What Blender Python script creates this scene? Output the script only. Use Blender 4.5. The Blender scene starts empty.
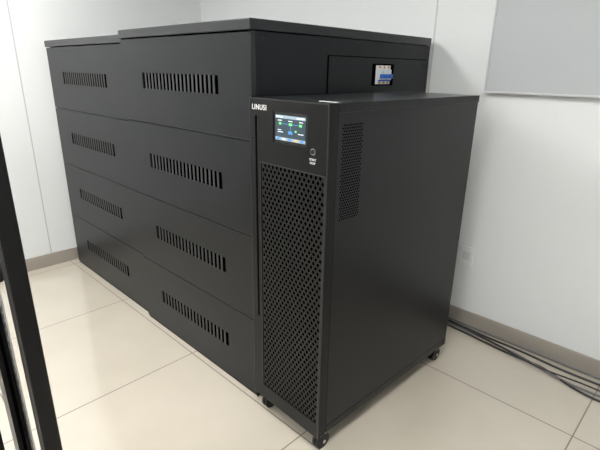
import bpy, bmesh, math, random
import numpy as np
from mathutils import Vector, Matrix
random.seed(3)
S=bpy.context.scene
S.view_settings.view_transform='Standard'
try: S.view_settings.look='None'
except Exception: pass

# ---------------- materials ----------------
def mat(name,col,rough=.5,metal=0,spec=.5,noise=None,emit=None,estr=0,coat=0,bump=None):
    m=bpy.data.materials.new(name);m.use_nodes=True;nt=m.node_tree;b=nt.nodes['Principled BSDF']
    b.inputs['Base Color'].default_value=(*col,1);b.inputs['Roughness'].default_value=rough
    b.inputs['Metallic'].default_value=metal;b.inputs['Specular IOR Level'].default_value=spec
    b.inputs['Coat Weight'].default_value=coat
    if emit:
        b.inputs['Emission Color'].default_value=(*emit,1);b.inputs['Emission Strength'].default_value=estr
    tc=nt.nodes.new('ShaderNodeTexCoord')
    if noise:
        n=nt.nodes.new('ShaderNodeTexNoise');n.inputs['Scale'].default_value=noise[0];n.inputs['Detail'].default_value=4
        nt.links.new(tc.outputs['Object'],n.inputs['Vector'])
        r=nt.nodes.new('ShaderNodeValToRGB');a=noise[1]
        r.color_ramp.elements[0].position=.3;r.color_ramp.elements[1].position=.7
        r.color_ramp.elements[0].color=(*[c*(1-a) for c in col],1);r.color_ramp.elements[1].color=(*[min(1,c*(1+a)) for c in col],1)
        nt.links.new(n.outputs['Fac'],r.inputs['Fac']);nt.links.new(r.outputs['Color'],b.inputs['Base Color'])
    if bump:
        n2=nt.nodes.new('ShaderNodeTexNoise');n2.inputs['Scale'].default_value=bump[0]
        nt.links.new(tc.outputs['Object'],n2.inputs['Vector'])
        bp=nt.nodes.new('ShaderNodeBump');bp.inputs['Strength'].default_value=bump[1];bp.inputs['Distance'].default_value=.001
        nt.links.new(n2.outputs['Fac'],bp.inputs['Height']);nt.links.new(bp.outputs['Normal'],b.inputs['Normal'])
    return m
M_cab=mat('powder_coat_charcoal',(.0085,.0098,.0114),.31,spec=.22,noise=(3,.08),bump=(900,.06))
M_cap=mat('powder_coat_cap',(.014,.0155,.0175),.28,spec=.4,bump=(900,.06))
M_bar=mat('vent_bar_edge',(.020,.0215,.024),.35,spec=.4)
M_slot=mat('slot_dark',(.0008,.0008,.0008),.9,spec=.0)
M_ups=mat('ups_powder_coat',(.0075,.0080,.0092),.33,spec=.24,noise=(4,.06),bump=(900,.06))
M_bez=mat('bezel_plastic',(.004,.004,.0045),.34,spec=.2,bump=(1200,.1))
M_lip=mat('bezel_lip',(.018,.018,.019),.28,spec=.5)
M_grl=mat('grille_steel_black',(.0065,.0066,.007),.34,spec=.28)
M_glossy=mat('gloss_black',(.004,.004,.005),.12,spec=.4)
M_rub=mat('rubber_black',(.008,.008,.008),.55,spec=.4)
M_steel=mat('steel',(.5,.5,.5),.3,metal=1)
M_galv=mat('galvanised_rail',(.5,.5,.49),.45,metal=.5,noise=(40,.12))
M_white=mat('white_print',(.75,.75,.75),.5)
M_wallL=mat('wall_left_paint',(.74,.76,.76),.45,noise=(.7,.02))
M_wallB=mat('wall_back_paint',(.69,.71,.71),.5,noise=(.7,.02))
M_joint=mat('panel_joint',(.50,.51,.50),.6)
M_ceil=mat('ceiling_white',(.8,.8,.8),.7,noise=(1,.02))
M_base=mat('baseboard_aluminium',(.36,.325,.285),.38,metal=.2,noise=(2,.05))
M_board=mat('panel_grey',(.42,.44,.455),.45,noise=(1,.02))
M_boardedge=mat('panel_edge',(.52,.53,.54),.4)
M_light=mat('diffuser',(.9,.9,.9),.5,emit=(1,.99,.975),estr=23)
M_cable=mat('cable_dark',(.03,.03,.032),.5)
M_cable2=mat('cable_grey',(.16,.16,.165),.5)
M_scr=mat('lcd_background',(.01,.02,.03),.15,emit=(.025,.05,.06),estr=1)
M_sbar=mat('lcd_bar',(.2,.25,.3),.2,emit=(.17,.26,.31),estr=1)
M_sg=mat('lcd_green',(.1,.4,.1),.2,emit=(.10,.50,.14),estr=1)
M_sw=mat('lcd_white',(.5,.5,.5),.2,emit=(.48,.6,.65),estr=1)
M_sb=mat('lcd_blue',(.05,.1,.3),.2,emit=(.04,.24,.45),estr=1)
M_sy=mat('lcd_amber',(.3,.2,.05),.2,emit=(.65,.4,.1),estr=1)
M_blue=mat('toggle_blue',(.02,.12,.5),.4)
M_bkr=mat('breaker_body',(.62,.64,.64),.45)
M_cop=mat('copper_terminal',(.6,.28,.08),.35,metal=.8)

def floor_mat():
    m=bpy.data.materials.new('porcelain_tile_floor');m.use_nodes=True;nt=m.node_tree;b=nt.nodes['Principled BSDF']
    tc=nt.nodes.new('ShaderNodeTexCoord');sx=nt.nodes.new('ShaderNodeSeparateXYZ');nt.links.new(tc.outputs['Object'],sx.inputs[0])
    def M(op,a,bv=None):
        n=nt.nodes.new('ShaderNodeMath');n.operation=op
        for i,v in enumerate((a,bv)):
            if v is None: continue
            if isinstance(v,(int,float)): n.inputs[i].default_value=v
            else: nt.links.new(v,n.inputs[i])
        return n.outputs[0]
    def line(ax,off):
        t=M('DIVIDE',M('SUBTRACT',sx.outputs[ax],off-.42),.84)
        fr=M('FRACT',t);d=M('ABSOLUTE',M('SUBTRACT',fr,.5))
        return M('LESS_THAN',d,.0034), M('FLOOR',t)
    lx,ix=line(0,.32);ly,iy=line(1,-.025)
    g=M('MAXIMUM',lx,ly)
    n=nt.nodes.new('ShaderNodeTexNoise');n.inputs['Scale'].default_value=2.2;n.inputs['Detail'].default_value=5
    nt.links.new(tc.outputs['Object'],n.inputs['Vector'])
    r=nt.nodes.new('ShaderNodeValToRGB');r.color_ramp.elements[0].position=.35;r.color_ramp.elements[1].position=.65
    r.color_ramp.elements[0].color=(.52,.472,.39,1);r.color_ramp.elements[1].color=(.56,.512,.425,1)
    nt.links.new(n.outputs['Fac'],r.inputs['Fac'])
    mx=nt.nodes.new('ShaderNodeMix');mx.data_type='RGBA'
    nt.links.new(g,mx.inputs[0]);nt.links.new(r.outputs['Color'],mx.inputs[6]);mx.inputs[7].default_value=(.15,.12,.09,1)
    nt.links.new(mx.outputs[2],b.inputs['Base Color'])
    ro=M('ADD',M('MULTIPLY',g,.5),.08);nt.links.new(ro,b.inputs['Roughness'])
    b.inputs['Specular IOR Level'].default_value=.8
    b.inputs['IOR'].default_value=1.6
    b.inputs['Coat Weight'].default_value=.7;b.inputs['Coat Roughness'].default_value=.06;b.inputs['Coat IOR'].default_value=1.6
    bp=nt.nodes.new('ShaderNodeBump');bp.invert=True;bp.inputs['Distance'].default_value=.002;bp.inputs['Strength'].default_value=.4
    nt.links.new(g,bp.inputs['Height']);nt.links.new(bp.outputs['Normal'],b.inputs['Normal'])
    return m
M_floor=floor_mat()

# ---------------- mesh builder ----------------
class MB:
    def __init__(s): s.v=[];s.f=[];s.mi=[];s.mats=[]
    def m(s,mt):
        if mt not in s.mats: s.mats.append(mt)
        return s.mats.index(mt)
    def box(s,a,b,mt):
        k=len(s.v);x0,y0,z0=a;x1,y1,z1=b
        s.v+=[(x0,y0,z0),(x1,y0,z0),(x1,y1,z0),(x0,y1,z0),(x0,y0,z1),(x1,y0,z1),(x1,y1,z1),(x0,y1,z1)]
        for q in ((0,3,2,1),(4,5,6,7),(0,1,5,4),(1,2,6,5),(2,3,7,6),(3,0,4,7)):
            s.f.append(tuple(k+i for i in q));s.mi.append(s.m(mt))
    def poly(s,pts,mt):
        k=len(s.v);s.v+=[tuple(p) for p in pts];s.f.append(tuple(range(k,k+len(pts))));s.mi.append(s.m(mt))
    def prism(s,pts,vec,mt):
        n=len(pts);vec=Vector(vec);a=[Vector(p) for p in pts];b=[p+vec for p in a];k=len(s.v)
        s.v+=[tuple(p) for p in a+b]
        s.f.append(tuple(range(k+n-1,k-1,-1)));s.mi.append(s.m(mt))
        s.f.append(tuple(range(k+n,k+2*n)));s.mi.append(s.m(mt))
        for i in range(n):
            j=(i+1)%n;s.f.append((k+i,k+j,k+n+j,k+n+i));s.mi.append(s.m(mt))
    def cyl(s,c,axis,r,h,mt,n=20):
        c=Vector(c);ax=Vector(axis).normalized()
        t=Vector((0,0,1)) if abs(ax.z)<.9 else Vector((1,0,0))
        u=ax.cross(t).normalized();w=ax.cross(u)
        s.prism([c-ax*h/2+(u*math.cos(i*2*math.pi/n)+w*math.sin(i*2*math.pi/n))*r for i in range(n)],ax*h,mt)
    def obj(s,name,parent=None,bevel=0,seg=2,loc=None):
        me=bpy.data.meshes.new(name);me.from_pydata(s.v,[],s.f)
        for m_ in s.mats: me.materials.append(m_)
        me.polygons.foreach_set('material_index',s.mi)
        bm=bmesh.new();bm.from_mesh(me);bmesh.ops.recalc_face_normals(bm,faces=bm.faces);bm.to_mesh(me);bm.free()
        o=bpy.data.objects.new(name,me);S.collection.objects.link(o)
        if parent: o.parent=parent
        if bevel:
            md=o.modifiers.new('bevel','BEVEL');md.width=bevel;md.segments=seg;md.limit_method='ANGLE';md.angle_limit=.6
        return o
def empty(name,loc=(0,0,0),rz=0):
    e=bpy.data.objects.new(name,None);e.location=loc;e.rotation_euler=(0,0,rz);e.empty_display_size=.1
    S.collection.objects.link(e);return e
def one(name,a,b,mt,parent=None,bevel=0):
    q=MB();q.box(a,b,mt);return q.obj(name,parent,bevel)

# ---------------- room ----------------
XL,XR,YB,YF,ZC=-2.3,3.2,1.36,-3.6,2.75
one('floor',(XL-.1,YF-.1,-.05),(XR+.1,YB+.1,0),M_floor)
one('ceiling',(XL-.1,YF-.1,ZC),(XR+.1,YB+.1,ZC+.05),M_ceil)
one('wall_left',(XL-.1,YF,0),(XL,YB,ZC),M_wallL)
one('wall_back',(XL-.1,YB,0),(XR+.1,YB+.1,ZC),M_wallB)
one('wall_right',(XR,YF,0),(XR+.1,YB,ZC),M_wallB)
one('wall_front',(XL-.1,YF-.1,0),(XR+.1,YF,ZC),M_wallB)
one('baseboard_left',(XL,YF,0),(XL+.012,YB-.012,.10),M_base,bevel=.002)
one('baseboard_back',(XL,YB-.012,0),(XR,YB,.10),M_base,bevel=.002)
one('baseboard_right',(XR-.012,YF,0),(XR,YB-.012,.10),M_base,bevel=.002)
k=1
for y in (-.15,-1.95):
    one('trim_%d'%k,(XL,y-.004,.10),(XL+.0015,y+.004,ZC),M_joint);k+=1
for x in (-.01,2.0):
    one('trim_%d'%k,(x-.004,YB-.0015,.10),(x+.004,YB,ZC),M_joint);k+=1

# ceiling lights
for (x,y) in ((-1.2,-.9),(1.2,-.9),(-1.2,-2.7),(1.2,-2.7)):
    q=MB();q.box((x-.3,y-.6,ZC-.012),(x+.3,y+.6,ZC),M_light)
    for a,b in (((x-.32,y-.62,ZC-.02),(x-.3,y+.62,ZC)),((x+.3,y-.62,ZC-.02),(x+.32,y+.62,ZC)),((x-.3,y-.62,ZC-.02),(x+.3,y-.6,ZC)),((x-.3,y+.6,ZC-.02),(x+.3,y+.62,ZC))):
        q.box(a,b,M_boardedge)
    q.obj('ceiling_light_panel')

# ---------------- battery cabinets ----------------
def cabinet(x0,x1,y0,y1,H,vx0,vx1):
    root=empty('battery_cabinet',(x0,y0,0))
    W=x1-x0;D=y1-y0;cap=.042
    t=.022
    q=MB()
    q.box((0,t,0.0),(W,D,H-cap),M_cab)
    q.obj('carcass',root,.002)
    q=MB();q.box((-.004,-.006,H-cap+.002),(W+.006,D,H),M_cap);q.obj('top_cap',root,.004)
    ztop=H-cap-.002;zs=[.012+i*(ztop-.012)/4 for i in range(5)]
    for i in range(4):
        a,b=zs[i]+.0025,zs[i+1]-.0025
        zc=(a+b)/2+.005;h=.076;va,vb=vx0-x0,vx1-x0
        q=MB()
        q.box((.001,0,zc+h/2),(W-.001,t,b),M_cab)
        q.box((.001,0,a),(W-.001,t,zc-h/2),M_cab)
        q.box((.001,0,zc-h/2),(va,t,zc+h/2),M_cab)
        q.box((vb,0,zc-h/2),(W-.001,t,zc+h/2),M_cab)
        n=20;p=(vb-va)/n
        for j in range(n):
            if j: q.box((va+j*p-p*.22,0.0,zc-h/2),(va+j*p+p*.22,.002,zc+h/2),M_bar)
        q.box((va-.002,t-.0015,zc-h/2-.002),(vb+.002,t-.0005,zc+h/2+.002),M_slot)
        q.box((va,.003,zc+h/2-.001),(vb,t,zc+h/2+.0005),M_slot)
        q.box((va,.003,zc-h/2-.0005),(vb,t,zc-h/2+.001),M_slot)
        q.obj('vented_front_panel_%d'%(i+1),root)
        q=MB();q.box((.001,-.001,a),(W-.001,.002,a+.003),M_bar);q.obj('panel_hem_%d'%(i+1),root)
    q=MB();q.box((.004,.006,0),(W-.004,t,.012),M_slot)
    for i in range(1,4): q.box((.002,.010,zs[i]-.003),(W-.002,t,zs[i]+.003),M_slot)
    q.obj('panel_seams',root)
    q=MB()
    for i in range(4):
        y=.06+i*(D-.12)/3;q.cyl((W+.0005,y,H-cap-.02),(1,0,0),.005,.003,M_rub,10)
    q.obj('side_screws',root)
    return root
cabinet(-1.0509,0,0,1.309,1.673,-.845,-.21)
cabinet(-2.217,-1.061,.018,1.309,1.655,-1.975,-1.31)
c2=bpy.data.objects['battery_cabinet']
q=MB()
ox=1.0509
py0,py1,pz0,pz1=.44,1.27,1.12,1.555
cy0,cy1,cz0,cz1=.765,.955,1.425,1.53
for a,b in (((ox,py0,pz0),(ox+.004,py1,cz0)),((ox,py0,cz1),(ox+.004,py1,pz1)),((ox,py0,cz0),(ox+.004,cy0,cz1)),((ox,cy1,cz0),(ox+.004,py1,cz1))): q.box(a,b,M_cab)
q.box((ox,cy0,cz0),(ox+.001,cy1,cz1),M_slot)
q.box((ox,py0-.004,pz0),(ox+.005,py0,pz1+.004),M_slot);q.box((ox,py0,pz1),(ox+.005,py1,pz1+.004),M_slot)
o=q.obj('side_breaker_plate',c2)
q=MB()
for yy in (py0+.03,py1-.03):
    for zz in (1.2,1.53): q.cyl((ox+.005,yy,zz),(1,0,0),.007,.003,M_rub,12)
q.obj('plate_screws',c2)
q=MB()
for i in range(3):
    a=cy0+.035+i*.038
    q.box((ox,a,cz0+.008),(ox+.012,a+.036,cz1-.008),M_bkr)
    q.box((ox+.012,a+.004,cz0+.028),(ox+.022,a+.032,cz1-.028),M_bkr)
    q.box((ox+.022,a+.008,cz0+.036),(ox+.036,a+.028,cz0+.056),M_blue)
    q.cyl((ox+.012,a+.018,cz1-.016),(1,0,0),.007,.006,M_cop,10)
    q.cyl((ox+.012,a+.018,cz0+.017),(1,0,0),.007,.006,M_cop,10)
q.box((ox+.012,cy0+.04,cz0+.022),(ox+.0225,cy0+.14,cz0+.03),M_blue)
q.obj('circuit_breaker',c2,.001)
one('side_edge_flange',(ox,0.0,.0),(ox+.0015,.022,1.63),M_cap,c2)

# ---------------- UPS tower ----------------
UW,UD,Z0,Z1=.4015,1.0,.092,1.399
ups=empty('ups_tower',(.047,-.048,0),-.0351)
BZ=.046
one('body',(.004,BZ,Z0),(UW-.002,UD,Z1-.004),M_ups,ups,.003)
q=MB();q.box((.002,BZ-.002,Z1-.004),(UW,UD+.002,Z1),M_cap)
q.box((UW-.0025,BZ+.002,Z1-.03),(UW,UD+.001,Z1),M_ups)
q.obj('top_cover',ups,.0015)
mx0,mx1,mz0,mz1=.062,.392,.16,1.165
sx0,sx1,sz0,sz1=.133,.307,1.250,1.359
q=MB()
gx0,gx1,gz0,gz1=.030,.044,.50,1.335
q.box((0,0,Z0),(gx0,BZ-.004,Z1),M_bez)
q.box((gx0,0,gz1),(mx0,BZ-.004,Z1),M_bez)
q.box((gx0,0,Z0),(mx0,BZ-.004,gz0),M_bez)
q.box((gx0,.022,gz0),(gx1,BZ-.004,gz1),M_slot)
q.box((gx1,0,gz0),(mx0,BZ-.004,gz1),M_bez)
q.box((mx1,0,Z0),(UW,BZ-.004,Z1),M_bez)
q.box((mx0,0,Z0),(mx1,BZ-.004,mz0),M_bez)
q.box((mx0,0,mz1),(mx1,BZ-.004,sz0),M_bez)
q.box((mx0,0,sz1),(mx1,BZ-.004,Z1),M_bez)
q.box((mx0,0,sz0),(sx0,BZ-.004,sz1),M_bez)
q.box((sx1,0,sz0),(mx1,BZ-.004,sz1),M_bez)
q.box((mx0,.02,mz0),(mx1,BZ-.004,mz1),M_slot)
q.obj('front_bezel',ups)
q=MB()
q.box((gx1,-.0012,gz0),(gx1+.003,.004,gz1),M_lip)
q.box((mx0-.004,-.0012,mz1),(mx1+.004,.003,mz1+.003),M_lip)
q.box((mx0-.004,-.0012,mz0),(mx0-.001,.003,mz1),M_lip)
q.box((mx1+.001,-.0012,mz0),(mx1+.004,.003,mz1),M_lip)
q.box((0,-.0012,Z0+.001),(.003,.004,Z1-.001),M_lip)
q.box((UW-.003,-.0012,Z0+.001),(UW,.004,Z1-.001),M_lip)
q.box((0,-.0012,Z1-.004),(UW,.004,Z1),M_lip)
q.obj('bezel_lips',ups)
def perforated(q,x0,x1,z0,z1,px,pz,r,y,mt,depth=.004,n=10):
    cols=int(round((x1-x0)/px));px=(x1-x0)/cols;rows=int(round((z1-z0)/pz));pz=(z1-z0)/rows
    for rr in range(rows):
        off=px/2 if rr%2 else 0
        za,zb=z0+rr*pz,z0+(rr+1)*pz;zc=(za+zb)/2
        c0=x0
        if off: q.poly([(x0,y,za),(x0+off,y,za),(x0+off,y,zb),(x0,y,zb)],mt);c0=x0+off
        for cc in range(cols-(1 if off else 0)):
            xa=c0+cc*px;xb=xa+px;xc=(xa+xb)/2
            hole=[];out=[]
            for i in range(n):
                a=math.pi/4+i*2*math.pi/n
                ca,sa=math.cos(a),math.sin(a)
                hole.append((xc+r*ca,y,zc+r*sa))
                kx=px/2/max(abs(ca),1e-6);kz=pz/2/max(abs(sa),1e-6);kk=min(kx,kz)
                out.append((xc+kk*ca,y,zc+kk*sa))
            for i in range(n):
                j=(i+1)%n;q.poly([hole[i],hole[j],out[j],out[i]],mt)
                q.poly([hole[j],hole[i],(hole[i][0],y+depth,hole[i][2]),(hole[j][0],y+depth,hole[j][2])],M_slot)
        if off: q.poly([(x1-off,y,za),(x1,y,za),(x1,y,zb),(x1-off,y,zb)],mt)
q=MB();perforated(q,mx0,mx1,mz0,mz1,.0220,.0172,.0066,.003,M_grl,.003,12)
q.obj('perforated_grille',ups)
q=MB()
q.box((sx0,.003,sz0),(sx1,.02,sz1),M_glossy)
q.obj('screen_frame',ups,.001)
q=MB();e=.0115;a0,a1,b0,b1=sx0+e,sx1-e,sz0+e,sz1-e;W=a1-a0;Hh=b1-b0
def sc(u0,v0,u1,v1,mt,l=0): q.box((a0+u0*W,.0018-l*.0004,b0+v0*Hh),(a0+u1*W,.0032,b0+v1*Hh),mt)
sc(0,0,1,1,M_scr)
sc(0,.88,1,1,M_sbar,1);sc(0,0,1,.12,M_sbar,1)
sc(.03,.91,.25,.96,M_sw,2);sc(.72,.91,.96,.96,M_sw,2)
for i,u_ in enumerate((.04,.24,.44,.64,.84)): sc(u_,.02,u_+.11,.10,(M_sb,M_sw,M_sb,M_sy,M_sb)[i],2)
sc(.12,.62,.20,.72,M_sg,1);sc(.46,.62,.57,.72,M_sg,1);sc(.80,.62,.89,.72,M_sg,1)
sc(.44,.28,.58,.40,M_sb,1);sc(.20,.66,.46,.68,M_sb,1);sc(.57,.66,.80,.68,M_sb,1);sc(.505,.40,.52,.62,M_sb,1)
sc(.08,.78,.22,.81,M_sw,1);sc(.44,.78,.58,.81,M_sw,1);sc(.80,.78,.92,.81,M_sw,1)
sc(.08,.32,.26,.35,M_sw,1);sc(.08,.40,.2,.43,M_sw,1);sc(.76,.32,.94,.35,M_sw,1);sc(.66,.38,.72,.46,M_sg,1)
q.obj('lcd_display',ups)
q=MB();q.cyl((.337,-.001,1.242),(0,1,0),.0105,.006,M_steel,24);q.cyl((.337,-.0045,1.242),(0,1,0),.0085,.002,M_rub,20);q.obj('power_button',ups)
def text(body,name,x,z,size,mt,parent,sp=1.0,off=.0):
    cu=bpy.data.curves.new(name,'FONT');cu.body=body;cu.size=size;cu.extrude=.0004;cu.space_character=sp;cu.offset=off
    o=bpy.data.objects.new(name,cu);S.collection.objects.link(o);o.parent=parent
    o.location=(x,-.0008,z);o.rotation_euler=(math.pi/2,0,0);cu.materials.append(mt);return o
text('LINUSI','front_logo',.014,1.358,.026,M_white,ups,1.12,.0004)
text('START','button_label_1',.320,1.212,.0105,M_white,ups);text('STOP','button_label_2',.322,1.200,.0105,M_white,ups)
q=MB();X=UW-.0018
for r in range(34):
    z=1.005+r*.0098
    for cidx in range(9):
        y=.072+cidx*.0116+(.0058 if r%2 else 0)
        q.cyl((X,y,z),(1,0,0),.0036,.0006,M_slot,6)
q.obj('side_vent_perforations',ups)
q=MB()
for z in (Z1-.016,Z0+.02):
    for i in range(7): q.cyl((UW,BZ+.04+i*(UD-BZ-.07)/6,z),(1,0,0),.0048,.0025,M_rub,12)
for i in range(5): q.cyl((UW-.001,UD-.015,.2+i*.26),(1,0,0),.0048,.0025,M_rub,12)
q.obj('side_screws',ups)
one('side_bottom_hem',(UW-.003,BZ+.002,Z0),(UW-.0005,UD-.002,Z0+.035),M_ups,ups,.001)
one('top_sticker',(.30,.055,Z1),(.375,.078,Z1+.0006),M_white,ups)
for i,(x,y) in enumerate(((.04,.045),(.368,.045),(.04,.94),(.368,.94))):
    q=MB();R=.036
    q.box((x-.03,y-.03,Z0-.006),(x+.03,y+.03,Z0),M_steel)
    q.cyl((x,y,Z0-.012),(0,0,1),.02,.012,M_steel,20)
    for s_ in (-1,1):
        q.prism([(x+s_*.018,y-.018,Z0-.01),(x+s_*.018,y+.02,Z0-.01),(x+s_*.018,y+.026,R-.008),(x+s_*.018,y+.002,R-.008)],(s_*.003,0,0),M_rub)
        q.cyl((x+s_*.009,y+.010,R),(1,0,0),R,.013,M_rub,28)
        q.cyl((x+s_*.0215,y+.010,R),(1,0,0),.008,.004,M_steel,14)
    q.cyl((x,y+.010,R),(1,0,0),.012,.03,M_rub,14)
    q.obj('caster_%d'%(i+1),ups,.001)

# ---------------- wall items ----------------
wb=empty('wall_panel_board',(.335,YB,1.395))
one('board_face',(.008,-.036,.008),(1.788,-.004,1.088),M_board,wb,.002)
one('board_frame_bottom',(0,-.04,0),(1.8,0,.010),M_boardedge,wb,.002)
one('board_frame_top',(0,-.04,1.086),(1.8,0,1.1),M_boardedge,wb,.002)
one('board_frame_left',(0,-.04,.010),(.008,0,1.086),M_boardedge,wb,.002)
one('board_frame_right',(1.786,-.04,.014),(1.8,0,1.086),M_boardedge,wb,.002)
q=MB();q.box((.318,YB-.010,.39),(.398,YB,.51),M_white)
q.box((.333,YB-.012,.43),(.383,YB-.009,.48),M_bkr)
q.obj('wall_socket',None,.002)

def cable(parent,name,pts,r,mt):
    cu=bpy.data.curves.new(name,'CURVE');cu.dimensions='3D';cu.bevel_depth=r;cu.bevel_resolution=3
    sp=cu.splines.new('NURBS');sp.points.add(len(pts)-1);sp.use_endpoint_u=True;sp.order_u=4
    for i,p in enumerate(pts): sp.points[i].co=(*p,1)
    o=bpy.data.objects.new(name,cu);S.collection.objects.link(o);o.parent=parent;cu.materials.append(mt)
cb=empty('floor_cables')
cable(cb,'cable_1',[(-.1,1.335,.006),(.3,1.325,.006),(.55,1.30,.006),(.8,1.31,.006),(1.0,1.27,.006),(1.3,1.30,.006),(2.2,1.31,.006)],.006,M_cable)
cable(cb,'cable_2',[(-.1,1.32,.006),(.3,1.30,.006),(.55,1.28,.006),(.8,1.26,.006),(.95,1.19,.006),(1.15,1.18,.006),(1.5,1.22,.006),(2.2,1.26,.006)],.006,M_cable2)
cable(cb,'cable_3',[(-.1,1.30,.006),(.3,1.27,.006),(.5,1.26,.006),(.75,1.22,.006),(.9,1.25,.006),(1.05,1.16,.006),(1.25,1.13,.006),(1.7,1.22,.006),(2.2,1.25,.006)],.006,M_cable)
cable(cb,'cable_4',[(.3,1.34,.012),(.6,1.335,.012),(.9,1.33,.016),(1.2,1.33,.012),(2.2,1.335,.01)],.006,M_cable2)
cable(cb,'cable_5',[(.2,1.31,.016),(.45,1.29,.017),(.7,1.25,.016),(.88,1.20,.012),(1.02,1.22,.014),(1.2,1.24,.008),(1.6,1.20,.008),(2.2,1.22,.006)],.0045,M_cable)

# ---------------- server rack (open frame) ----------------
rk=empty('server_rack',(0,0,0))
RX0,RX1,RY0,RY1,RH=-.25,.568,-2.05,-.975,2.0
for i,(x,y) in enumerate(((RX1-.036,RY1-.03),(RX1-.036,RY0),(RX0,RY1-.03),(RX0,RY0))):
    one('corner_post_%d'%(i+1),(x,y,.0),(x+.036,y+.03,RH),M_bez,rk,.002)
one('top_frame',(RX0,RY0,RH),(RX1,RY1,RH+.04),M_bez,rk,.003)
q=MB()
for a,b in (((RX0,RY1-.04,0),(RX1,RY1,.05)),((RX0,RY0,0),(RX1,RY0+.04,.05)),((RX0,RY0,0),(RX0+.04,RY1,.05)),((RX1-.04,RY0,0),(RX1,RY1,.05))): q.box(a,b,M_bez)
q.obj('base_frame',rk)
def rail(name,x,y):
    q=MB();w=.024;px=.018
    z=.05
    q.box((x,y,z),(x+.007,y+.003,RH),M_galv);q.box((x+.017,y,z),(x+w,y+.003,RH),M_galv)
    n=int((RH-z)/px)
    for i in range(n+1): q.box((x+.007,y,z+i*px),(x+.017,y+.003,min(RH,z+i*px+.008)),M_galv)
    q.box((x-.05,y-.02,z),(x-.004,y+.003,RH),M_bez)
    q.box((x-.001,y-.012,z),(x+w,y-.010,RH),M_slot)
    q.obj(name,rk)
rail('mounting_rail_1',.484,-1.012);rail('mounting_rail_2',-.17,-1.02)
q=MB();q.cyl((.47,-.998,1.14),(0,1,0),.018,.03,M_rub,20);q.box((.455,-1.02,1.125),(.485,-.998,1.155),M_rub);q.obj('latch_knob',rk)

# ---------------- world + camera ----------------
w=bpy.data.worlds.new('world');S.world=w;w.use_nodes=True
w.node_tree.nodes['Background'].inputs[0].default_value=(.6,.65,.7,1);w.node_tree.nodes['Background'].inputs[1].default_value=.3
f,cx,cy,yaw,pitch,roll,H=453.2340,1.3895,-1.1587,0.7682,0.3319,0.0166,1.5
fw=Vector((-math.sin(yaw)*math.cos(pitch),math.cos(yaw)*math.cos(pitch),-math.sin(pitch)))
r=fw.cross(Vector((0,0,1))).normalized();u=r.cross(fw)
r,u=r*math.cos(roll)+u*math.sin(roll),-r*math.sin(roll)+u*math.cos(roll)
cd=bpy.data.cameras.new('camera');cam=bpy.data.objects.new('camera',cd);S.collection.objects.link(cam)
cam.matrix_world=Matrix(((r.x,u.x,-fw.x,cx),(r.y,u.y,-fw.y,cy),(r.z,u.z,-fw.z,H),(0,0,0,1)))
cd.sensor_width=36;cd.lens=f/600*36;cd.clip_start=.02
S.camera=cam
